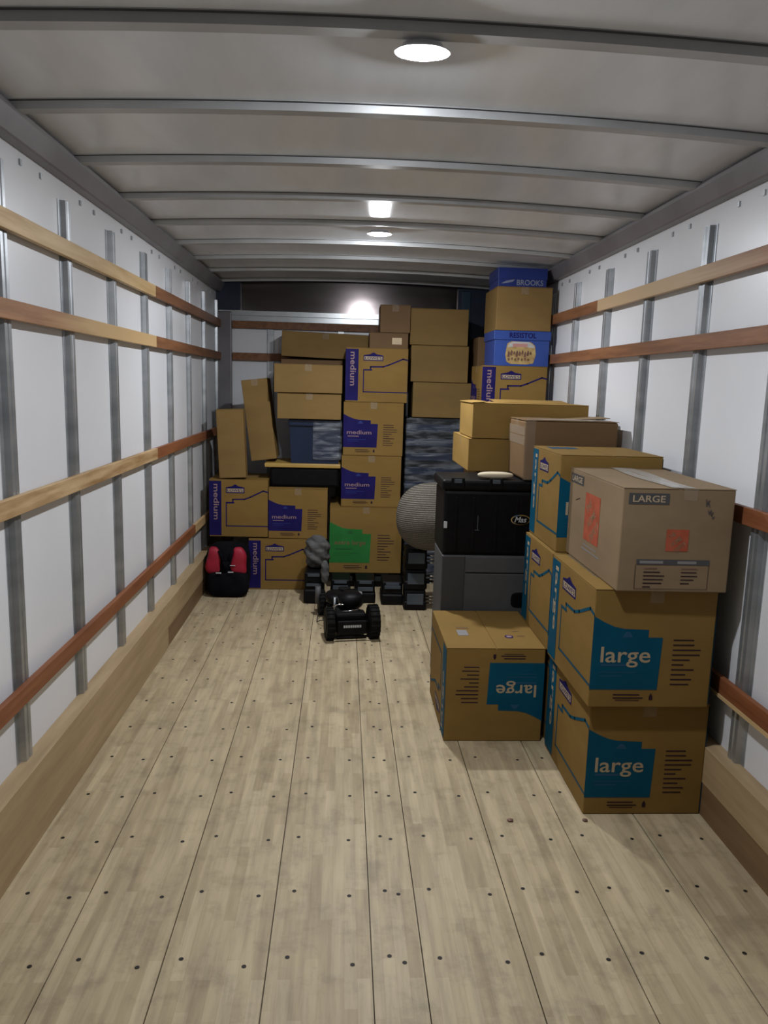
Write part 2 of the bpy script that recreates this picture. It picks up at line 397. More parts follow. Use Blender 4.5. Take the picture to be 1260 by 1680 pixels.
# front bulkhead
mb = MB()
mb.box(XL, XR, YB, YB+.03, 0, 2.17, 'white_wall')
mb.box(XL, XR, YB+.015, YB+.045, 2.2, 2.52, 'header')
mb.box(XL, XR, YB-.012, YB+.02, 2.172, 2.212, 'strip_metal')
mb.box(XL, XR, YB-.006, YB+.02, 2.126, 2.168, 'strip_metal')
wf = mb.done('wall_front', kind='structure')
for x in (.42, 1.03, 1.64, 2.2):
    mb = MB(); mb.box(x-.03, x+.03, YB-.014, YB, .02, 2.125, 'steel', .004); mb.done('wall_post', wf, kind='structure')
mb = MB(); mb.box(XL, .165, YB-.02, YB+.02, 2.215, 2.45, 'navy_steel'); mb.box(XL, .09, YB-.045, YB, 0, 2.2, 'rail', .01)
mb.done('trim_3', kind='structure')
mb = MB(); mb.box(2.04, XR, YB-.03, YB+.02, 1.5, 2.45, 'navy_steel'); mb.box(2.07, 2.15, YB-.04, YB-.02, 2.10, 2.43, 'teal_steel', .005)
mb.done('trim_4', kind='structure')
# wooden tie slats
SL = [('L', 2.067, 2.13, Y0, 4.557, 'w_tan', 'pale tan wooden slat, topmost on the left wall, near half'),
      ('L', 2.067, 2.13, 4.56, 6.9, 'w_brown', 'brown wooden slat, topmost on the left wall, far half past the joint'),
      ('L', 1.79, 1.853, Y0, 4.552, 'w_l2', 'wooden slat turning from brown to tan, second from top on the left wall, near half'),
      ('L', 1.79, 1.853, 4.555, 6.9, 'w_brown', 'brown wooden slat, second from top on the left wall, far half past the joint'),
      ('L', 1.157, 1.22, Y0, 4.528, 'w_knotty', 'tan wooden slat with dark knotty grain at mid height on the left wall'),
      ('L', 1.157, 1.22, 4.531, 6.9, 'w_red', 'orange brown wooden slat at mid height on the left wall, behind the joint'),
      ('L', .505, .568, Y0, 5.64, 'w_red', 'long reddish brown wooden slat, lowest on the left wall'),
      ('L', .505, .568, 5.643, 6.9, 'w_tan', 'short pale end of wooden slat, lowest on the left wall beside the medium box'),
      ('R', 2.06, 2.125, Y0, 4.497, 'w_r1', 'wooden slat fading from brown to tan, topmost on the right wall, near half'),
      ('R', 2.06, 2.125, 4.5, 6.9, 'w_brown', 'dark brown wooden slat, topmost on the right wall, running behind the blue boxes'),
      ('R', 1.79, 1.853, Y0, 6.9, 'w_brown', 'long brown wooden slat, second from top on the right wall'),
      ('R', 1.157, 1.22, Y0, 6.9, 'w_red', 'reddish brown wooden slat at mid height on the right wall, behind the greyish large box'),
      ('R', .50, .563, Y0, 6.9, 'w_red', 'reddish brown wooden slat, lowest on the right wall'),
      ('B', 2.061, 2.123, 0, 0, 'w_brown', 'brown wooden slat across the front wall, upper of the two there'),
      ('B', 1.79, 1.855, 0, 0, 'w_brown', 'brown wooden slat across the front wall, lower of the two there')]
for wl, z0, z1, y0, y1, m, lab in SL:
    mb = MB()
    if wl == 'L': mb.box(-.022, 0, y0, y1, z0, z1, m, .002)
    elif wl == 'R': mb.box(W, W+.022, y0, y1, z0, z1, m, .002)
    else: mb.box(.095, 2.035, YB-.038, YB-.0145, z0, z1, m, .002)
    if wl == 'R' and z0 == .50: mb.box(W-.006, W+.02, y0, y1, z0-.012, z0, 'w_tan')
    tag(mb.done('wooden_slat'), lab, 'wooden slat', 'wooden tie slats along the walls')
# dome lamps
for li, (y, lab) in enumerate(zip(LAMP_Y, ('bright round dome lamp on the nearest roof bow at the top of the photo', 'smaller looking round dome lamp further back on the roof'))):
    t = thing('ceiling_lamp', lab, 'lamp', (1.248, y, bowz(1.24)), group='dome lamps down the middle of the roof')
    mb = MB(); mb.prism([(.052*math.cos(q*PI/20), .034*math.sin(q*PI/20)) for q in range(40)], 'z', -.016, 0, 'white_wall'); mb.prism([(.071*math.cos(q*PI/20), .051*math.sin(q*PI/20)) for q in range(40)], 'z', -.020, -.016, 'white_wall'); mb.done('lamp_base', t)  # wider flange added to shield the roof sheet from lens light
    mb = MB(); i = mb.mi('lens%d' % li); rings = []
    for j in range(9):
        a = j/8*PI/2; rings.append([mb.bm.verts.new((.060*math.cos(a)**.9*math.cos(q*PI/20), .041*math.cos(a)**.9*math.sin(q*PI/20), -.020-.010*math.sin(a))) for q in range(40)] if j < 8 else None)
    tip = mb.bm.verts.new((0, 0, -.030))
    for A, B in zip(rings[:7], rings[1:8]):
        for q in range(40): f = mb.bm.faces.new((A[q], A[(q+1) % 40], B[(q+1) % 40], B[q])); f.smooth = True
    for q in range(40): mb.bm.faces.new((rings[7][q], rings[7][(q+1) % 40], tip))
    mb.done('lamp_lens', t)

# ------------------------------------------------------------------ cartons
def carton(label, x0, x1, y0, y1, z0, z1, mat='card_plain', rotz=0, rot=None, group='cardboard moving boxes stacked in the truck', name='cardboard_box',
           seam='y', tape=True, flaps=True, bev=.004, quarter=0, flip=False, cat='cardboard box', sag=.0, flapup=0):
    """root Empty at base centre; local frame w (x) d (y) h; quarter turns the design, flip stands it on its head"""
    wx, dy, h = x1-x0, y1-y0, z1-z0
    w, d = (wx, dy) if quarter % 2 == 0 else (dy, wx)
    t = thing(name, label, cat, ((x0+x1)/2, (y0+y1)/2, z0), rot or (0, 0, rotz+quarter*PI/2), group)
    if flip:
        t.location.z = z1; t.rotation_euler = (0, PI, rotz)
    th = .003
    t.location.z += .0012 if not flip else 0; h -= .0012
    mb = MB(); mb.box(-w/2, w/2, -d/2, d/2, th if flip else 0, h if flip else h-th, mat, bev); mb.done('box_body', t)
    if flaps:
        for s in (-1, 1):
            mb = MB(); zb = h-th; z_a, z_b = (zb, h) if not flip else (0, th)
            R = None
            if seam == 'y':
                a, b = (-w/2, -.0025) if s < 0 else (.0025, w/2)
                mb.box(a, b, -d/2-.001, d/2+.001, z_a, z_b, mat)
            else:
                a, b = (-d/2, -.0025) if s < 0 else (.0025, d/2)
                mb.box(-w/2-.001, w/2+.001, a, b, z_a, z_b, mat)
            mb.done('top_flap', t)
    if tape:
        mb = MB(); tw = .026; g = .0006; zt = h+g if not flip else -g; dr = .05
        zs = h-dr if not flip else dr
        if seam == 'y':
            mb.poly([(-tw, -d/2-.001, zt), (tw, -d/2-.001, zt), (tw, d/2+.001, zt), (-tw, d/2+.001, zt)], 'tape')
            for sg in (-1, 1): mb.poly([(-tw, sg*(d/2+.0016), zt), (tw, sg*(d/2+.0016), zt), (tw, sg*(d/2+.0016), zs), (-tw, sg*(d/2+.0016), zs)], 'tape')
        else:
            mb.poly([(-w/2-.001, -tw, zt), (w/2+.001, -tw, zt), (w/2+.001, tw, zt), (-w/2-.001, tw, zt)], 'tape')
            for sg in (-1, 1): mb.poly([(sg*(w/2+.0016), -tw, zt), (sg*(w/2+.0016), tw, zt), (sg*(w/2+.0016), tw, zs), (sg*(w/2+.0016), -tw, zs)], 'tape')
        mb.done('packing_tape', t)
    t['_dims'] = 0; del t['_dims']
    return t, faces(w, d, h)
LIST = [.72, .74, .98, .96, .62, .42, .80, .52, .74, .66]
def word_face(t, F_, word, ink, txt, lines='ink', seed=0):
    mb = MB()
    F_.poly(mb, [(0, .155), (.56, .155), (.575, .60), (.455, .60), (.455, .665), (.25, .672), (.17, .69), (.09, .725), (0, .775)], ink)
    sub = {'teal': 'ink_teal_dark', 'navy_ink': 'pink_text', 'green': 'green_dark'}[ink]
    if ink == 'navy_ink': F_.rect(mb, .075, .355, .26, .37, sub, .0015)
    else: F_.rect(mb, .08, .355, .32, .375, sub, .0015)
    d = {'teal': 'ink_teal_dark', 'navy_ink': 'royal', 'green': 'green_dark'}[ink]
    F_.rect(mb, .075, .30, .38, .308, d, .0015); F_.rect(mb, .075, .268, .26, .276, d, .0015)
    F_.poly(mb, [(.24, .60), (.33, .60), (.31, .635), (.285, .65), (.26, .635)], d, .0015)
    for k, L_ in enumerate(LIST):
        v = .575-.042*k
        F_.rect(mb, .665, v, .665+.235*L_, v+.011, lines)
    F_.rect(mb, .20, .105, .42, .115, lines); F_.rect(mb, .20, .078, .45, .088, lines); F_.rect(mb, .22, .06, .42, .066, lines)
    F_.poly(mb, [(.50, .065), (.53, .065), (.53, .10), (.515, .125), (.50, .10)], lines)
    mb.done('printed_panel', t)
    if len(word) > 7: text_on(F_, word, .07, .41, .50, .50, txt, t, bold=.01)
    elif word == 'medium': text_on(F_, word, .06, .40, .47, .475, txt, t, bold=.012)
    else: text_on(F_, word, .075, .345, .485, .52, txt, t, bold=.010)
def outline_face(t, F_, word, ink, txt, house=True):
    mb = MB()
    F_.rect(mb, 0, .025, .205, .975, ink)
    # gable sign
    F_.poly(mb, [(.285, .765), (.60, .765), (.60, .865), (.50, .885), (.4425, .92), (.385, .885), (.285, .865)], 'navy_ink')
    F_.rect(mb, .30, .782, .585, .845, 'kraft_text', .0014)
    t_ = .012 if ink == 'teal' else .010
    F_.line(mb, [(.42, .60), (.29, .60), (.29, .19), (.995, .19)], t_*.75, ink)
    F_.line(mb, [(.40, .60), (.40, .655), (.60, .66), (.70, .70), (.92, .81), (.995, .79)], t_, ink)
    F_.rect(mb, .29, .585, .42, .61, ink, .0013)
    F_.rect(mb, .03, .45, .05, .9, txt if ink != 'teal' else 'ink_teal_dark', .0014) if ink != 'navy_ink' else None
    mb.done('printed_panel', t)
    text_on(F_, "LOWE'S", .31, .79, .575, .837, 'navy_ink', t, bold=.01, d=.0018)
    text_on(F_, word, .075, .30, .17, .92, txt, t, rot=1, bold=.012)
def lowes(label, kind, x0, x1, y0, y1, z0, z1, quarter=0, flip=False, rotz=0, show=('front', 'left', 'right'), **kw):
    word, ink, txt = {'large': ('large', 'teal', 'kraft_text'), 'medium': ('medium', 'navy_ink', 'pink_text'), 'xl': ('extra large', 'green', 'card_dark')}[kind]
    t, f = carton(label, x0, x1, y0, y1, z0, z1, 'card', quarter=quarter, flip=flip, rotz=rotz, **kw)
    for k in show:
        if k in ('front', 'back'): word_face(t, f[k], word, ink, txt)
        else: outline_face(t, f[k], word, ink, txt)
    return t, f
GL = 'large boxes with teal printing stacked on the right'
GM = 'medium boxes with navy printing at the back'
# right front stack
t, f = lowes('large box with teal panel standing on the floor, lowest of the front right stack', 'large', 2.015, 2.475, 2.722, 3.30, 0, .45, group=GL)
t, f = lowes('large box with teal panel, middle of the front right stack, under the greyish box', 'large', 1.993, 2.45, 2.69, 3.272, .45, .905, group=GL)
mb = MB()
for k in range(14): f['top'].rect(mb, .12+.006*(k % 2), .97-.05*k-.012, .20, .97-.05*k, 'ink_teal_dark')
mb.done('top_print', t)
# greyish big-box-store carton
t, f = carton('greyish brown large box with orange square logos, topmost of the front right stack', 2.058, 2.462, 2.655, 3.325, .905, 1.283, 'card_grey', rot=(0, 0, math.radians(-.6)), tape=False, group=GL)
F_ = f['front']; mb = MB()
F_.rect(mb, .05, .845, .41, .95, 'label_black'); F_.rect(mb, .41, .40, .61, .61, 'orange')
F_.rect(mb, .16, .265, .82, .318, 'label_black')
F_.rect(mb, .19, .278, .40, .305, 'paper_grey', .0015); F_.rect(mb, .53, .278, .70, .305, 'paper_grey', .0015)
F_.line(mb, [(.155, .265), (.155, .03), (.815, .03), (.815, .265)], .0015, 'ink')
for k in range(6):
    v = .235-.036*k; F_.rect(mb, .23, v-.01, .23+(.12, .15, .19, .18, .17, .07)[k], v, 'ink' if k else 'brownink')
for k in range(5):
    v = .235-.036*k; F_.rect(mb, .57, v-.01, .57+(.15, .14, .15, .12, .08)[k], v, 'ink' if k else 'brownink')
F_.line(mb, [(.74, .90), (.745, .84), (.76, .87), (.775, .83)], .003, 'label_black'); F_.line(mb, [(.745, .86), (.77, .89)], .003, 'label_black')
F_.line(mb, [(.765, .80), (.775, .76), (.79, .80), (.795, .75), (.81, .78)], .0028, 'label_black'); F_.line(mb, [(.80, .75), (.81, .72), (.825, .74)], .0025, 'label_black')
mb.done('printed_panel', t)
text_on(F_, 'LARGE', .085, .865, .375, .93, 'kraft_text', t, bold=.015)
for k, wd in enumerate(('THE', 'HOME', 'DEPOT')):
    du = (.055, 0, -.03)[k]; u = .49+(-.03, .01, .05)[k]; v = .55-.055*k
    text_on(F_, wd, u-(.035, .055, .062)[k], v-.022, u+(.035, .055, .062)[k], v+.022, 'card_grey', t, bold=.01, ang=38)
F_ = f['left']; mb = MB()
F_.rect(mb, .03, .845, .30, .95, 'label_black'); F_.rect(mb, .36, .29, .64, .80, 'orange')
F_.rect(mb, .36, .225, .62, .24, 'paper_grey'); F_.rect(mb, .33, .175, .68, .192, 'paper_grey'); F_.line(mb, [(.16, .66), (.24, .70)], .003, 'ink')
mb.done('printed_panel', t)
text_on(F_, 'LARGE', .055, .865, .275, .93, 'kraft_text', t, bold=.015)
for k, wd in enumerate(('THE', 'HOME', 'DEPOT')):
    u = .50+(-.06, .0, .06)[k]; v = .66-.12*k; hw = (.05, .08, .09)[k]
    text_on(F_, wd, u-hw, v-.045, u+hw, v+.045, 'card_grey', t, bold=.01, ang=38)
mb = MB(); i = mb.mi('tape')
xs_ = [-.335+.67*k/16 for k in range(17)]
for a, b in zip(xs_, xs_[1:]):
    for p, q, zo in ((.0, .058, .0012), (-.04, .006, .0022)):
        wob = lambda s_: .01*math.sin(9*s_+p*40)
        mb.poly([(p+wob(a), a, .378+zo), (q+wob(a), a, .378+zo), (q+wob(b), b, .378+zo), (p+wob(b), b, .378+zo)], 'tape_bright')
mb.poly([(.012, -.3366, .379), (.066, -.3366, .379), (.062, -.3366, .335), (.018, -.3366, .335)], 'tape')
mb.done('packing_tape', t)
# second column behind
lowes('large box on the floor hidden behind the upside-down box, lowest of the second right column', 'large', 2.03, 2.488, 3.345, 3.83, 0, .45, group=GL, show=('left',))
lowes('large box in the second right column, beside the upside-down box top', 'large', 2.002, 2.46, 3.318, 3.83, .45, .897, group=GL)
t, f = lowes('large box with teal edge, topmost of the second right column, behind the greyish box', 'large', 2.02, 2.477, 3.345, 3.84, .897, 1.335, group=GL, tape=False)
mb = MB()
for k in range(6): f['top'].rect(mb, .10+.05*k, .62+.02*(k % 3), .14+.05*k, .88-.03*(k % 2), 'ink_teal_dark')
mb.done('top_print', t)
# upside-down box in front
t, f = lowes('large box standing upside down alone on the floor, its teal lettering inverted', 'large', 1.552, 2.005, 3.341, 3.925, 0, .45, flip=True, group=GL, tape=False)
f = {'top': Face((-.2265, -.292, .450), (.453, 0, 0), (0, .584, 0))}
mb = MB(); F_ = Face((.2265, -.292, -.0002), (-.453, 0, 0), (0, .584, 0))
F_.rect(mb, .17, .30, .28, .44, 'paper_grey'); F_.rect(mb, .18, .48, .31, .52, 'card_dark')
F_.poly(mb, [(.70+.045*math.cos(a*PI/8), .28+.04*math.sin(a*PI/8)) for a in range(16)], 'navy_ink')
F_.poly(mb, [(.70+.03*math.cos(a*PI/8), .28+.025*math.sin(a*PI/8)) for a in range(16)], 'pink_text', .0015)
F_.rect(mb, .79, .29, .87, .31, 'card_dark'); F_.rect(mb, .77, .41, .84, .43, 'card_dark')
mb.done('top_print', t)

# grey cabinet behind it
t = thing('grey_cabinet', 'dark grey cabinet with a drawer and a round black cutout, under the black trunk', 'cabinet', (1.812, 4.2, 0))
mb = MB(); mb.box(-.217, .30, -.235, .10, 0, .74, 'cabinet', .006); mb.done('cabinet_body', t)
mb = MB(); mb.box(-.214, -.097, -.241, -.236, .02, .735, 'cabinet_dark', .002); mb.done('side_panel', t)
mb = MB(); mb.box(-.092, .25, -.249, -.236, .652, .735, 'cabinet', .003); mb.done('drawer', t)
mb = MB(); mb.box(-.092, .25, -.249, -.236, .02, .645, 'cabinet', .003); d_ = mb.done('door', t)
mb = MB(); mb.blob((.205, -.25, .505), (.048, .004, .042), 'black', .6); mb.done('cutout', d_)
# black trunk
t = thing('black_trunk', 'black plastic trunk with an oval chrome badge, on the grey cabinet', 'trunk', (1.812, 4.2, .74))
mb = MB()
mb.box(-.217, .30, -.232, .13, 0, .345, 'black', .018)
for k in (-.15, -.06, .06, .17): mb.box(k-.008, k+.008, -.236, -.228, .02, .31, 'black', .003)
mb.done('trunk_body', t)
mb = MB(); mb.box(-.230, .31, -.243, .14, .345, .40, 'black', .014); mb.done('lid', t)
for x in (-.15, .05):
    mb = MB(); mb.box(x-.035, x+.035, -.252, -.238, .355, .412, 'black', .004); mb.box(x-.02, x+.02, -.256, -.25, .385, .405, 'grey_plate', .002); mb.done('latch', t)
mb = MB(); n = 28; cx, cz = .19, .195
for k in range(n):
    a, b = 2*PI*k/n, 2*PI*(k+1)/n
    mb.poly([(cx+.052*math.cos(a), -.2375, cz+.028*math.sin(a)), (cx+.052*math.cos(b), -.2375, cz+.028*math.sin(b)), (cx+.046*math.cos(b), -.2375, cz+.022*math.sin(b)), (cx+.046*math.cos(a), -.2375, cz+.022*math.sin(a))], 'chrome')
mb.done('badge_ring', t)
text_on(Face((0, -.2375, 0), (1, 0, 0), (0, 0, 1)), 'Mas', .157, .182, .221, .212, 'lightgrey', t, 'badge_lettering', shear=.3, d=.001)
mb = MB(); mb.box(-.214, -.196, -.2375, -.232, .145, .18, 'lightgrey', .002); mb.done('side_clip', t)
mb = MB(); mb.box(-.038, -.034, -.2365, -.235, .14, .215, 'grey_plate'); mb.box(-.05, -.028, -.2365, -.235, .135, .139, 'grey_plate'); mb.done('scuff_mark', t)
mb = MB(); mb.blob((1.87, 4.03, 1.161), (.095, .035, .018), 'cream', .8); tag(mb.done('folded_cloth'), 'cream folded cloth lying on the front edge of the black trunk', 'cloth')
# cartons on the trunk
carton('tall brown carton behind the black trunk, carrying the golden brown boxes', 1.83, 2.29, 4.39, 4.85, 0, 1.140, 'card_plain', name='tall_box', tape=False)
t, f = carton('golden brown box taped at its corner, lying on the trunk below the wider box', 1.775, 2.36, 4.37, 5.0, 1.142, 1.328, 'card_yellow', seam='x')
t, f = carton('wide golden brown box with raised top flaps, above the trunk box', 1.79, 2.45, 4.36, 4.84, 1.33, 1.53, 'card_yellow', seam='x', tape=False)
mb = MB(); mb.box(-.335, -.25, -.24, .25, .2, .204, 'card_yellow', 0, Matrix.Rotation(math.radians(-5), 3, 'Y')); mb.done('raised_flap', t)
mb = MB(); mb.box(-.15, .30, .03, .23, .203, .207, 'card_yellow', 0, Matrix.Rotation(math.radians(4), 3, 'X')); mb.done('raised_flap', t)
t, f = carton('brown box wrapped in shiny clear tape, in front of the wide golden box', 2.0, 2.488, 3.965, 4.335, 1.145, 1.456, 'card_dark', seam='x', bev=.012, tape=True)
mb = MB()
for dz in (.06, .11): mb.box(-.247, -.245, -.187, .187, .31-dz-.02, .31-dz+.025, 'tape')
mb.poly([(-.245, -.15, .3125), (.2, -.16, .3125), (.24, -.02, .3125), (-.1, -.02, .3125)], 'tape_bright')
mb.poly([(-.20, .02, .3125), (.24, .0, .3125), (.24, .12, .3125), (-.2, .14, .3125)], 'tape')
mb.poly([(-.2446, -.1866, .0), (-.19, -.1866, .0), (-.19, -.1866, .31), (-.2446, -.1866, .31)], 'tape')
mb.done('shiny_tape_wrap', t)
mb = MB(); mb.box(.0, .25, -.03, .16, .312, .316, 'card_grey', 0, Matrix.Rotation(math.radians(-4), 3, 'Y')); mb.done('raised_flap', t)

# ------------------------------------------------------------------ back left group
GP = 'plain cardboard boxes piled at the back'
lowes('medium box on the floor at the back, right of the red and black backpack', 'medium', .345, .80, 5.965, 6.42, 0, .402, quarter=1, show=('left', 'front'), group=GM)
t, f = lowes('medium box tilted slightly against the left wall, on the backpack', 'medium', .040, .490, 5.99, 6.44, .412, .862, quarter=1, show=('left', 'front'), group=GM)
t.rotation_euler = (math.radians(0), 0, PI/2)
t, f = lowes('medium box with navy panel facing out, under the yellow-lidded tote', 'medium', .495, .952, 5.99, 6.44, .404, .80, show=('front', 'right'), group=GM)
lowes('extra large box with green panel, at the foot of the middle column', 'xl', .972, 1.54, 6.0, 6.56, .134, .662, show=('front', 'right'), group=GM)
lowes('medium box with navy panel, lowest navy one of the middle column, on the green box', 'medium', 1.056, 1.522, 6.02, 6.48, .662, 1.066, show=('front', 'right'), group=GM)
lowes('medium box with navy panel, second navy one up in the middle column', 'medium', 1.064, 1.528, 6.02, 6.48, 1.066, 1.478, show=('front', 'right'), group=GM)
lowes('medium box showing gable sign and outline, topmost of the middle column', 'medium', 1.073, 1.55, 6.02, 6.48, 1.478, 1.888, quarter=1, show=('left', 'front'), group=GM)
carton('narrow brown box standing on end, leaning by the left wall', .118, .322, 5.995, 6.11, .873, 1.40, 'card_plain', rot=(0, math.radians(-2.6), 0), group=GP, name='tall_box', tape=False)
carton('tall brown box leaning left over the yellow-lidded tote', .345, .545, 6.135, 6.42, 1.004, 1.635, 'card_plain', rot=(0, math.radians(-7.2), 0), group=GP, name='tall_box')
# yellow-lidded tote
t = thing('storage_tote', 'dark tote with a yellow lid, below the navy tote', 'storage tote', (.755, 6.27, .803))
mb = MB(); mb.box(-.257, .285, -.20, .20, 0, .155, 'black', .02); mb.done('tote_body', t)
mb = MB(); mb.box(-.298, .293, -.222, .22, .155, .186, 'yellow', .006); mb.done('lid', t)
t = thing('storage_tote', 'navy blue tote wrapped in clear film, between the leaning box and middle column', 'storage tote', (.845, 6.27, .990))
mb = MB(); mb.prism([(-.185, 0), (.185, 0), (.2, .29), (-.2, .29)], 'y', -.18, .18, 'tote_blue'); mb.done('tote_body', t)
mb = MB(); mb.box(-.208, .208, -.2, .2, .29, .345, 'tote_blue', .01); mb.done('lid', t)
mb = MB(); mb.box(-.02, .212, -.206, .204, .03, .34, 'wrap', .02); mb.done('clear_film', t)
carton('brown box resting on the navy tote, lower of two equal boxes', .555, 1.045, 6.03, 6.70, 1.336, 1.535, 'card_plain', group=GP)
carton('brown box above the navy tote, upper of two equal boxes', .532, 1.05, 6.01, 6.72, 1.537, 1.752, 'card_plain', group=GP)
carton('flat dark brown carton lying under the long tilted box', .545, 1.05, 6.50, 6.86, 1.754, 1.80, 'card_dark', group=GP, tape=False)
t, f = carton('long brown box tilting to the right, topmost above the navy tote', .545, 1.262, 6.52, 6.86, 1.815, 2.02, 'card_plain', rot=(0, math.radians(1.6), 0), group=GP)
carton('low dark brown box with a tan label, on top of the middle column', 1.255, 1.555, 6.14, 6.44, 1.89, 2.012, 'card_dark', group=GP, tape=False)
mb = MB(); mb.box(1.43, 1.505, 6.137, 6.1385, 1.925, 1.975, 'paper'); lb = mb.done('address_label')
for o in COL.objects:
    if o.get('label', '').startswith('low dark brown box'): lb.parent = o; lb.matrix_parent_inverse = Matrix.Translation(-o.location)
carton('small dark brown box, topmost above the middle column', 1.335, 1.569, 6.16, 6.45, 2.014, 2.225, 'card_dark', group=GP)

# three plain boxes and wrapped crate
carton('plain brown box, lowest of the three plain ones right of the middle column', 1.61, 2.075, 6.2, 6.66, 1.365, 1.642, 'card_plain', group=GP, tape=False)
carton('plain brown box, middle of the three plain ones right of the middle column', 1.587, 2.042, 6.2, 6.66, 1.644, 1.928, 'card_plain', group=GP, tape=False)
carton('plain brown box, topmost of the three plain ones right of the middle column', 1.573, 2.03, 6.2, 6.66, 1.930, 2.21, 'card_plain', group=GP, tape=False)
t = thing('wrapped_crate', 'tall dark crate wrapped in shiny stretch film, under three plain boxes', 'crate', (1.81, 6.42, 0))
mb = MB(); mb.box(-.245, .245, -.2, .22, 0, 1.358, 'black', .008)
for k in range(11): mb.box(-.24, .24, -.206, -.2, .10+.115*k, .16+.115*k, 'tote_blue', .002)
mb.done('crate_body', t)
mb = MB(); mb.box(-.25, .25, -.215, .225, .03, 1.362, 'wrap', .02); mb.done('stretch_film', t)
# tall plain carton in the far right corner
carton('tall brown carton in the far right corner, behind the blue boxes', 2.10, 2.46, 6.12, 6.55, 0, 2.0, 'card_dark', group=GP, name='tall_box', tape=False)

# ------------------------------------------------------------------ rear right column with blue boxes
for k in range(3):
    lab = ('large box on the floor below the medium box of the far right column', 'large box second from the floor in the far right column', 'large box directly below the medium box of the far right column')[k]
    carton(lab, 2.03, 2.485, 5.46, 5.93, .456*k, .456*(k+1), 'card', group=GP)
t, f = lowes('medium box below the bright blue hat box in the far right column', 'medium', 2.025, 2.483, 5.45, 5.91, 1.368, 1.768, quarter=1, show=('left', 'front', 'back'), group=GM)
t = thing('hat_box', 'bright blue lidded hat box with a picture and dark lettering', 'box', (2.295, 5.645, 1.768))
mb = MB(); mb.box(-.192, .192, -.188, .188, 0, .235, 'royal_light', .003); mb.done('box_body', t)
mb = MB(); mb.box(-.2, .2, -.196, .196, .178, .240, 'royal_light', .003); l_ = mb.done('lid', t)
F_ = Face((-.2, -.1965, .178), (.4, 0, 0), (0, 0, .062)); text_on(F_, 'RESISTOL', .27, .22, .74, .80, 'navy_ink', l_, bold=.02, d=.001)
F_ = Face((-.192, -.1885, 0), (.384, 0, 0), (0, 0, .178)); mb = MB()
F_.poly(mb, [(.20, .42), (.23, .86), (.30, .95), (.66, .93), (.74, .80), (.76, .45), (.72, .12), (.60, .07), (.30, .08), (.23, .16)], 'sand')
F_.poly(mb, [(.24, .72), (.27, .88), (.34, .93), (.62, .93), (.72, .80), (.73, .70), (.5, .76)], 'sky', .0014)
F_.rect(mb, .33, .74, .60, .86, 'pinkprint', .0018)
for k in range(9): F_.poly(mb, [(.24+.05*k, .36+.05*(k % 3)), (.28+.05*k, .34+.05*(k % 3)), (.285+.05*k, .52+.04*(k % 2)), (.262+.05*k, .58+.04*(k % 2)), (.245+.05*k, .5)], 'brownink', .0018)
for k in range(7): F_.rect(mb, .25+.06*k, .20+.03*(k % 2), .285+.06*k, .30+.03*(k % 2), 'brownink' if k % 2 else 'card_dark', .0018)
mb.done('printed_picture', t)
t, f = carton('brown box between the two blue boxes, in the far right column', 2.103, 2.488, 5.45, 5.90, 2.008, 2.303, 'card_plain', group=GP)
t = thing('shoe_box', 'royal blue shoe box touching the roof, topmost of the far right column', 'box', (2.282, 5.62, 2.303))
mb = MB(); mb.box(-.175, .16, -.165, .165, 0, .095, 'royal', .003); mb.done('box_body', t)
mb = MB(); mb.box(-.179, .164, -.169, .169, .05, .126, 'royal', .003); mb.done('lid', t)
F_ = Face((-.175, -.1655, 0), (.335, 0, 0), (0, 0, .126)); text_on(F_, 'BROOKS', .38, .08, .93, .38, 'slate_print', t, bold=.02)
mb = MB(); F_.poly(mb, [(.05, .14), (.16, .30), (.34, .40), (.30, .26), (.20, .20)], 'slate_print', .001); mb.done('swoosh_mark', t)

# ------------------------------------------------------------------ soft goods and small gear
t = thing('backpack', 'red and black backpack on the floor in the far left corner', 'backpack', (.205, 5.845, 0))
mb = MB(); mb.blob((0, 0, .20), (.165, .118, .20), 'black_cloth', .55); mb.done('bag_body', t)
mb = MB(); mb.blob((0.01, -.07, .10), (.155, .085, .10), 'black_cloth', .5); mb.done('front_pocket', t)
for s, x in ((-1, -.092), (1, .09)):
    mb = MB(); mb.blob((x, -.082, .275), (.058, .045, .105), 'red', .6, fn=lambda v: Vector((v.x*(1-.25*v.z)+.1*math.sin(4*v.z), v.y, v.z))); mb.done('red_panel', t)
mb = MB(); mb.path([(-.05, -.12, .36), (-.02, -.135, .28), (.01, -.14, .22)], .012, 'black_cloth'); mb.path([(.05, -.12, .36), (.02, -.135, .28), (-.02, -.14, .21)], .012, 'black_cloth'); mb.done('shoulder_strap', t)
for b_ in ((-.07, -.03, -.162, -.155, .192, .2), (.02, .06, -.162, -.155, .20, .207), (.03, .07, -.135, -.125, .245, .25)):
    mb = MB(); mb.box(*b_, 'lightgrey', .001); mb.done('buckle', t)

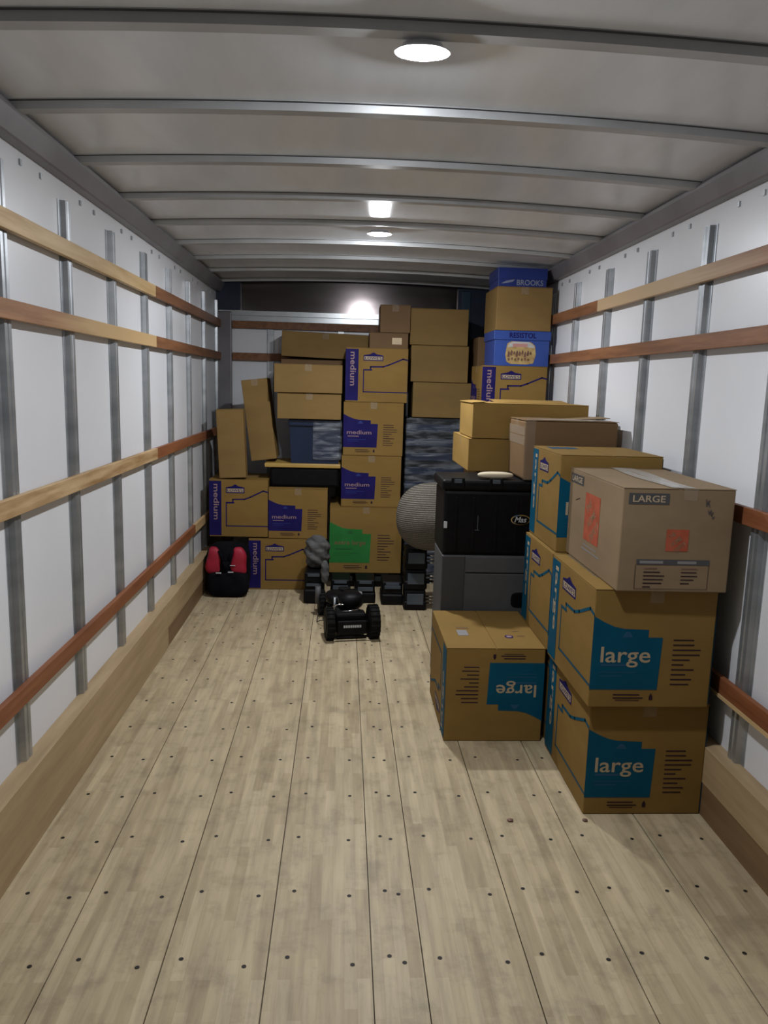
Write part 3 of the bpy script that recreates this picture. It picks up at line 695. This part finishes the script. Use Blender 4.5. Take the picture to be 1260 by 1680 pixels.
def block(label, x, y, z, w, d, h, plate, rods=False, name='weight_block', rot=0):
    t = thing(name, label, 'weight', (x, y, z), (0, 0, rot), 'black block weights with grey plates')
    mb = MB(); mb.box(-w/2, w/2, -d/2, d/2, .0, h*.46, 'black', .016, seg=3); mb.box(-w/2+.006, w/2-.006, -d/2+.006, d/2, h*.44, h, 'black', .012, seg=3); mb.done('block_body', t)
    mb = MB(); a, b = plate; mb.box(-w*.36, w*.36, -d/2-.004, -d/2+.004, a, b, 'grey_plate', .002)
    mb.done('face_plate', t)
    mb = MB()
    if rods:
        for k, zz in enumerate((.2, .42, .62)): mb.tube((w/2-.01, -.02*k, h*zz), (w/2+.085, -.02*k-.01, h*zz+.003), .005, 'chrome', 10)
        mb.done('chrome_rod', t)
    else:
        mb.box(-w*.3, w*.3, -d/2-.002, -d/2+.01, h-.028, h-.008, 'grey_plate', .002); mb.done('handle_bar', t)
    return t
for k in range(3):
    lab = ('black weight block with grey plate and chrome rods, on the floor under the knitted pouf', 'black weight block with grey plate and chrome rods, middle of the stack under the pouf', 'black weight block with chrome rods, topmost of the stack right under the pouf')[k]
    t = block(lab, 1.608, 5.53, .152*k, .165, .20, .150, (.045, .125), True)
t = block('black weight block with a grey plate, below the grey cloth bundle', .868, 5.70, 0, .15, .26, .235, (.135, .155))
block('black weight block with a grey plate, first one right of the grey bundle', 1.065, 5.72, 0, .155, .24, .178, (.105, .135))
block('black weight block with a grey plate, under the middle of the green panel box', 1.25, 5.72, 0, .155, .24, .178, (.095, .125))
block('black weight block with a rounded base, just left of the rod stack', 1.45, 5.68, 0, .165, .24, .178, (.125, .15))
for x, sd in ((1.10, 'left'), (1.40, 'right')):
    block('black weight block tucked under the green panel box, %s of two' % sd, x, 6.28, 0, .16, .4, .133, (.05, .09))
mb = MB()
def drape(v):
    k = 1+.10*math.sin(9*v.z+5*v.x)+.05*math.sin(17*v.x+11*v.y)
    return Vector((v.x*k, v.y*k, v.z))
mb.blob((.885, 5.74, .36), (.090, .085, .125), 'grey_cloth', .8, seg=48, rings=36, fn=drape)
mb.blob((.95, 5.535, .255), (.03, .028, .085), 'grey_cloth', .8, seg=24, rings=20, fn=drape)
tag(mb.done('cloth_bundle'), 'crumpled grey cloth bundle on a black weight block, left of the green panel box', 'cloth')
# knitted pouf
mb = MB()
def fold(v):
    k = .12*max(0, -(v.x*.5+v.z*.85)-.05)
    return Vector((v.x, v.y*(1-.2*abs(v.z))+k*2.2, v.z))
mb.blob((1.70, 5.36, .703), (.252, .16, .245), 'knit', .88, seg=48, rings=32, fn=fold)
tag(mb.done('knitted_pouf'), 'round grey beige knitted pouf wedged beside the black trunk', 'pouf')

# low black wheeled machine
t = thing('wheeled_machine', 'low black four-wheeled machine with silver rods, alone on the floor', 'machine', (1.09, 5.07, 0), (0, 0, math.radians(9)))
mb = MB()
mb.prism([(-.105, -.30), (.105, -.30), (.075, .33), (-.075, .33)], 'z', .05, .075, 'black')
mb.box(-.10, .10, -.30, -.20, .05, .17, 'black', .015)
mb.box(-.07, .07, -.22, -.02, .07, .15, 'black', .02)
mb.box(-.055, .055, .02, .30, .07, .13, 'black', .02)
mb.done('chassis', t)
mb = MB(); mb.box(-.095, .095, -.345, -.325, .045, .135, 'black', .008); mb.tube((-.12, -.335, .03), (.12, -.335, .03), .008, 'black'); bmp = mb.done('front_plate', t)
mb = MB()
for k in range(8): mb.box(-.055+.0145*k, -.055+.0145*k+.011, -.3475, -.3455, .092, .108, 'lightgrey')
mb.done('white_lettering', bmp)
for x, y, r, ww in ((-.135, -.27, .10, .05), (.15, -.27, .105, .06), (-.115, .27, .085, .045), (.115, .27, .085, .045)):
    mb = MB(); mb.tube((x-ww/2, y, r), (x+ww/2, y, r), r, 'rubber', 28); mb.tube((x-ww/2-.004, y, r), (x+ww/2+.004, y, r), r*.5, 'black', 20)
    for k in range(20):
        a = 2*PI*k/20; c = Vector((x, y+math.cos(a)*r, r+math.sin(a)*r))
        mb.box(c.x-ww/2, c.x+ww/2, c.y-.005, c.y+.005, c.z-.005 if c.z > .012 else 0, c.z+.005, 'rubber')
    wh = mb.done('wheel', t)
    mb = MB(); s = 1 if x > 0 else -1; mb.tube((x-s*ww/2, y, r), (0.03*s, y, .075), .008, 'black', 10); mb.done('axle', t)
mb = MB()
mb.tube((-.05, -.24, .165), (.07, -.23, .175), .005, 'chrome', 10); mb.tube((-.03, -.28, .155), (.06, -.28, .158), .004, 'chrome', 10)
mb.path([(-.09, -.12, .17), (-.05, -.15, .19), (-.01, -.15, .185)], .005, 'chrome'); mb.tube((-.07, -.05, .07), (-.07, -.05, .21), .008, 'steel', 10)
mb.done('silver_rod', t)
mb = MB(); mb.blob((.03, -.08, .20), (.085, .09, .06), 'black', .8); mb.blob((-.03, .10, .17), (.08, .10, .04), 'black', .7); mb.tube((.0, .0, .15), (.0, .0, .255), .018, 'rubber'); mb.tube((0, 0, .25), (0, 0, .262), .04, 'rubber'); mb.done('motor_housing', t)
mb = MB(); mb.tube((-.145, .24, .09), (-.145, .24, .21), .02, 'cabinet', 14); mb.done('shock_absorber', t)
mb = MB(); mb.tube((.12, .1, .12), (.12, .1, .20), .022, 'paper_grey', 14); mb.done('shock_absorber', t)
mb = MB(); mb.path([(-.12+.0*k-.05*math.sin(k*PI/8), .20-.03*k, .006+.05*abs(1-k/4)) for k in range(9)], .003, 'black', 6); mb.done('cable', t)
# floor debris
for x, y, r, lab in ((1.723, 2.677, .012, 'small brown wood chip on the floor ahead of the upside-down box'), (2.01, 2.675, .010, 'dark crumb of debris on the floor at the corner of the lowest large box')):
    mb = MB(); mb.blob((x, y, .004), (r, r*.8, .004), 'brownink', .8, 12, 8, fn=lambda v: Vector((v.x*(1+.3*math.sin(5*v.y)), v.y, v.z)))
    tag(mb.done('wood_chip'), lab, 'debris')
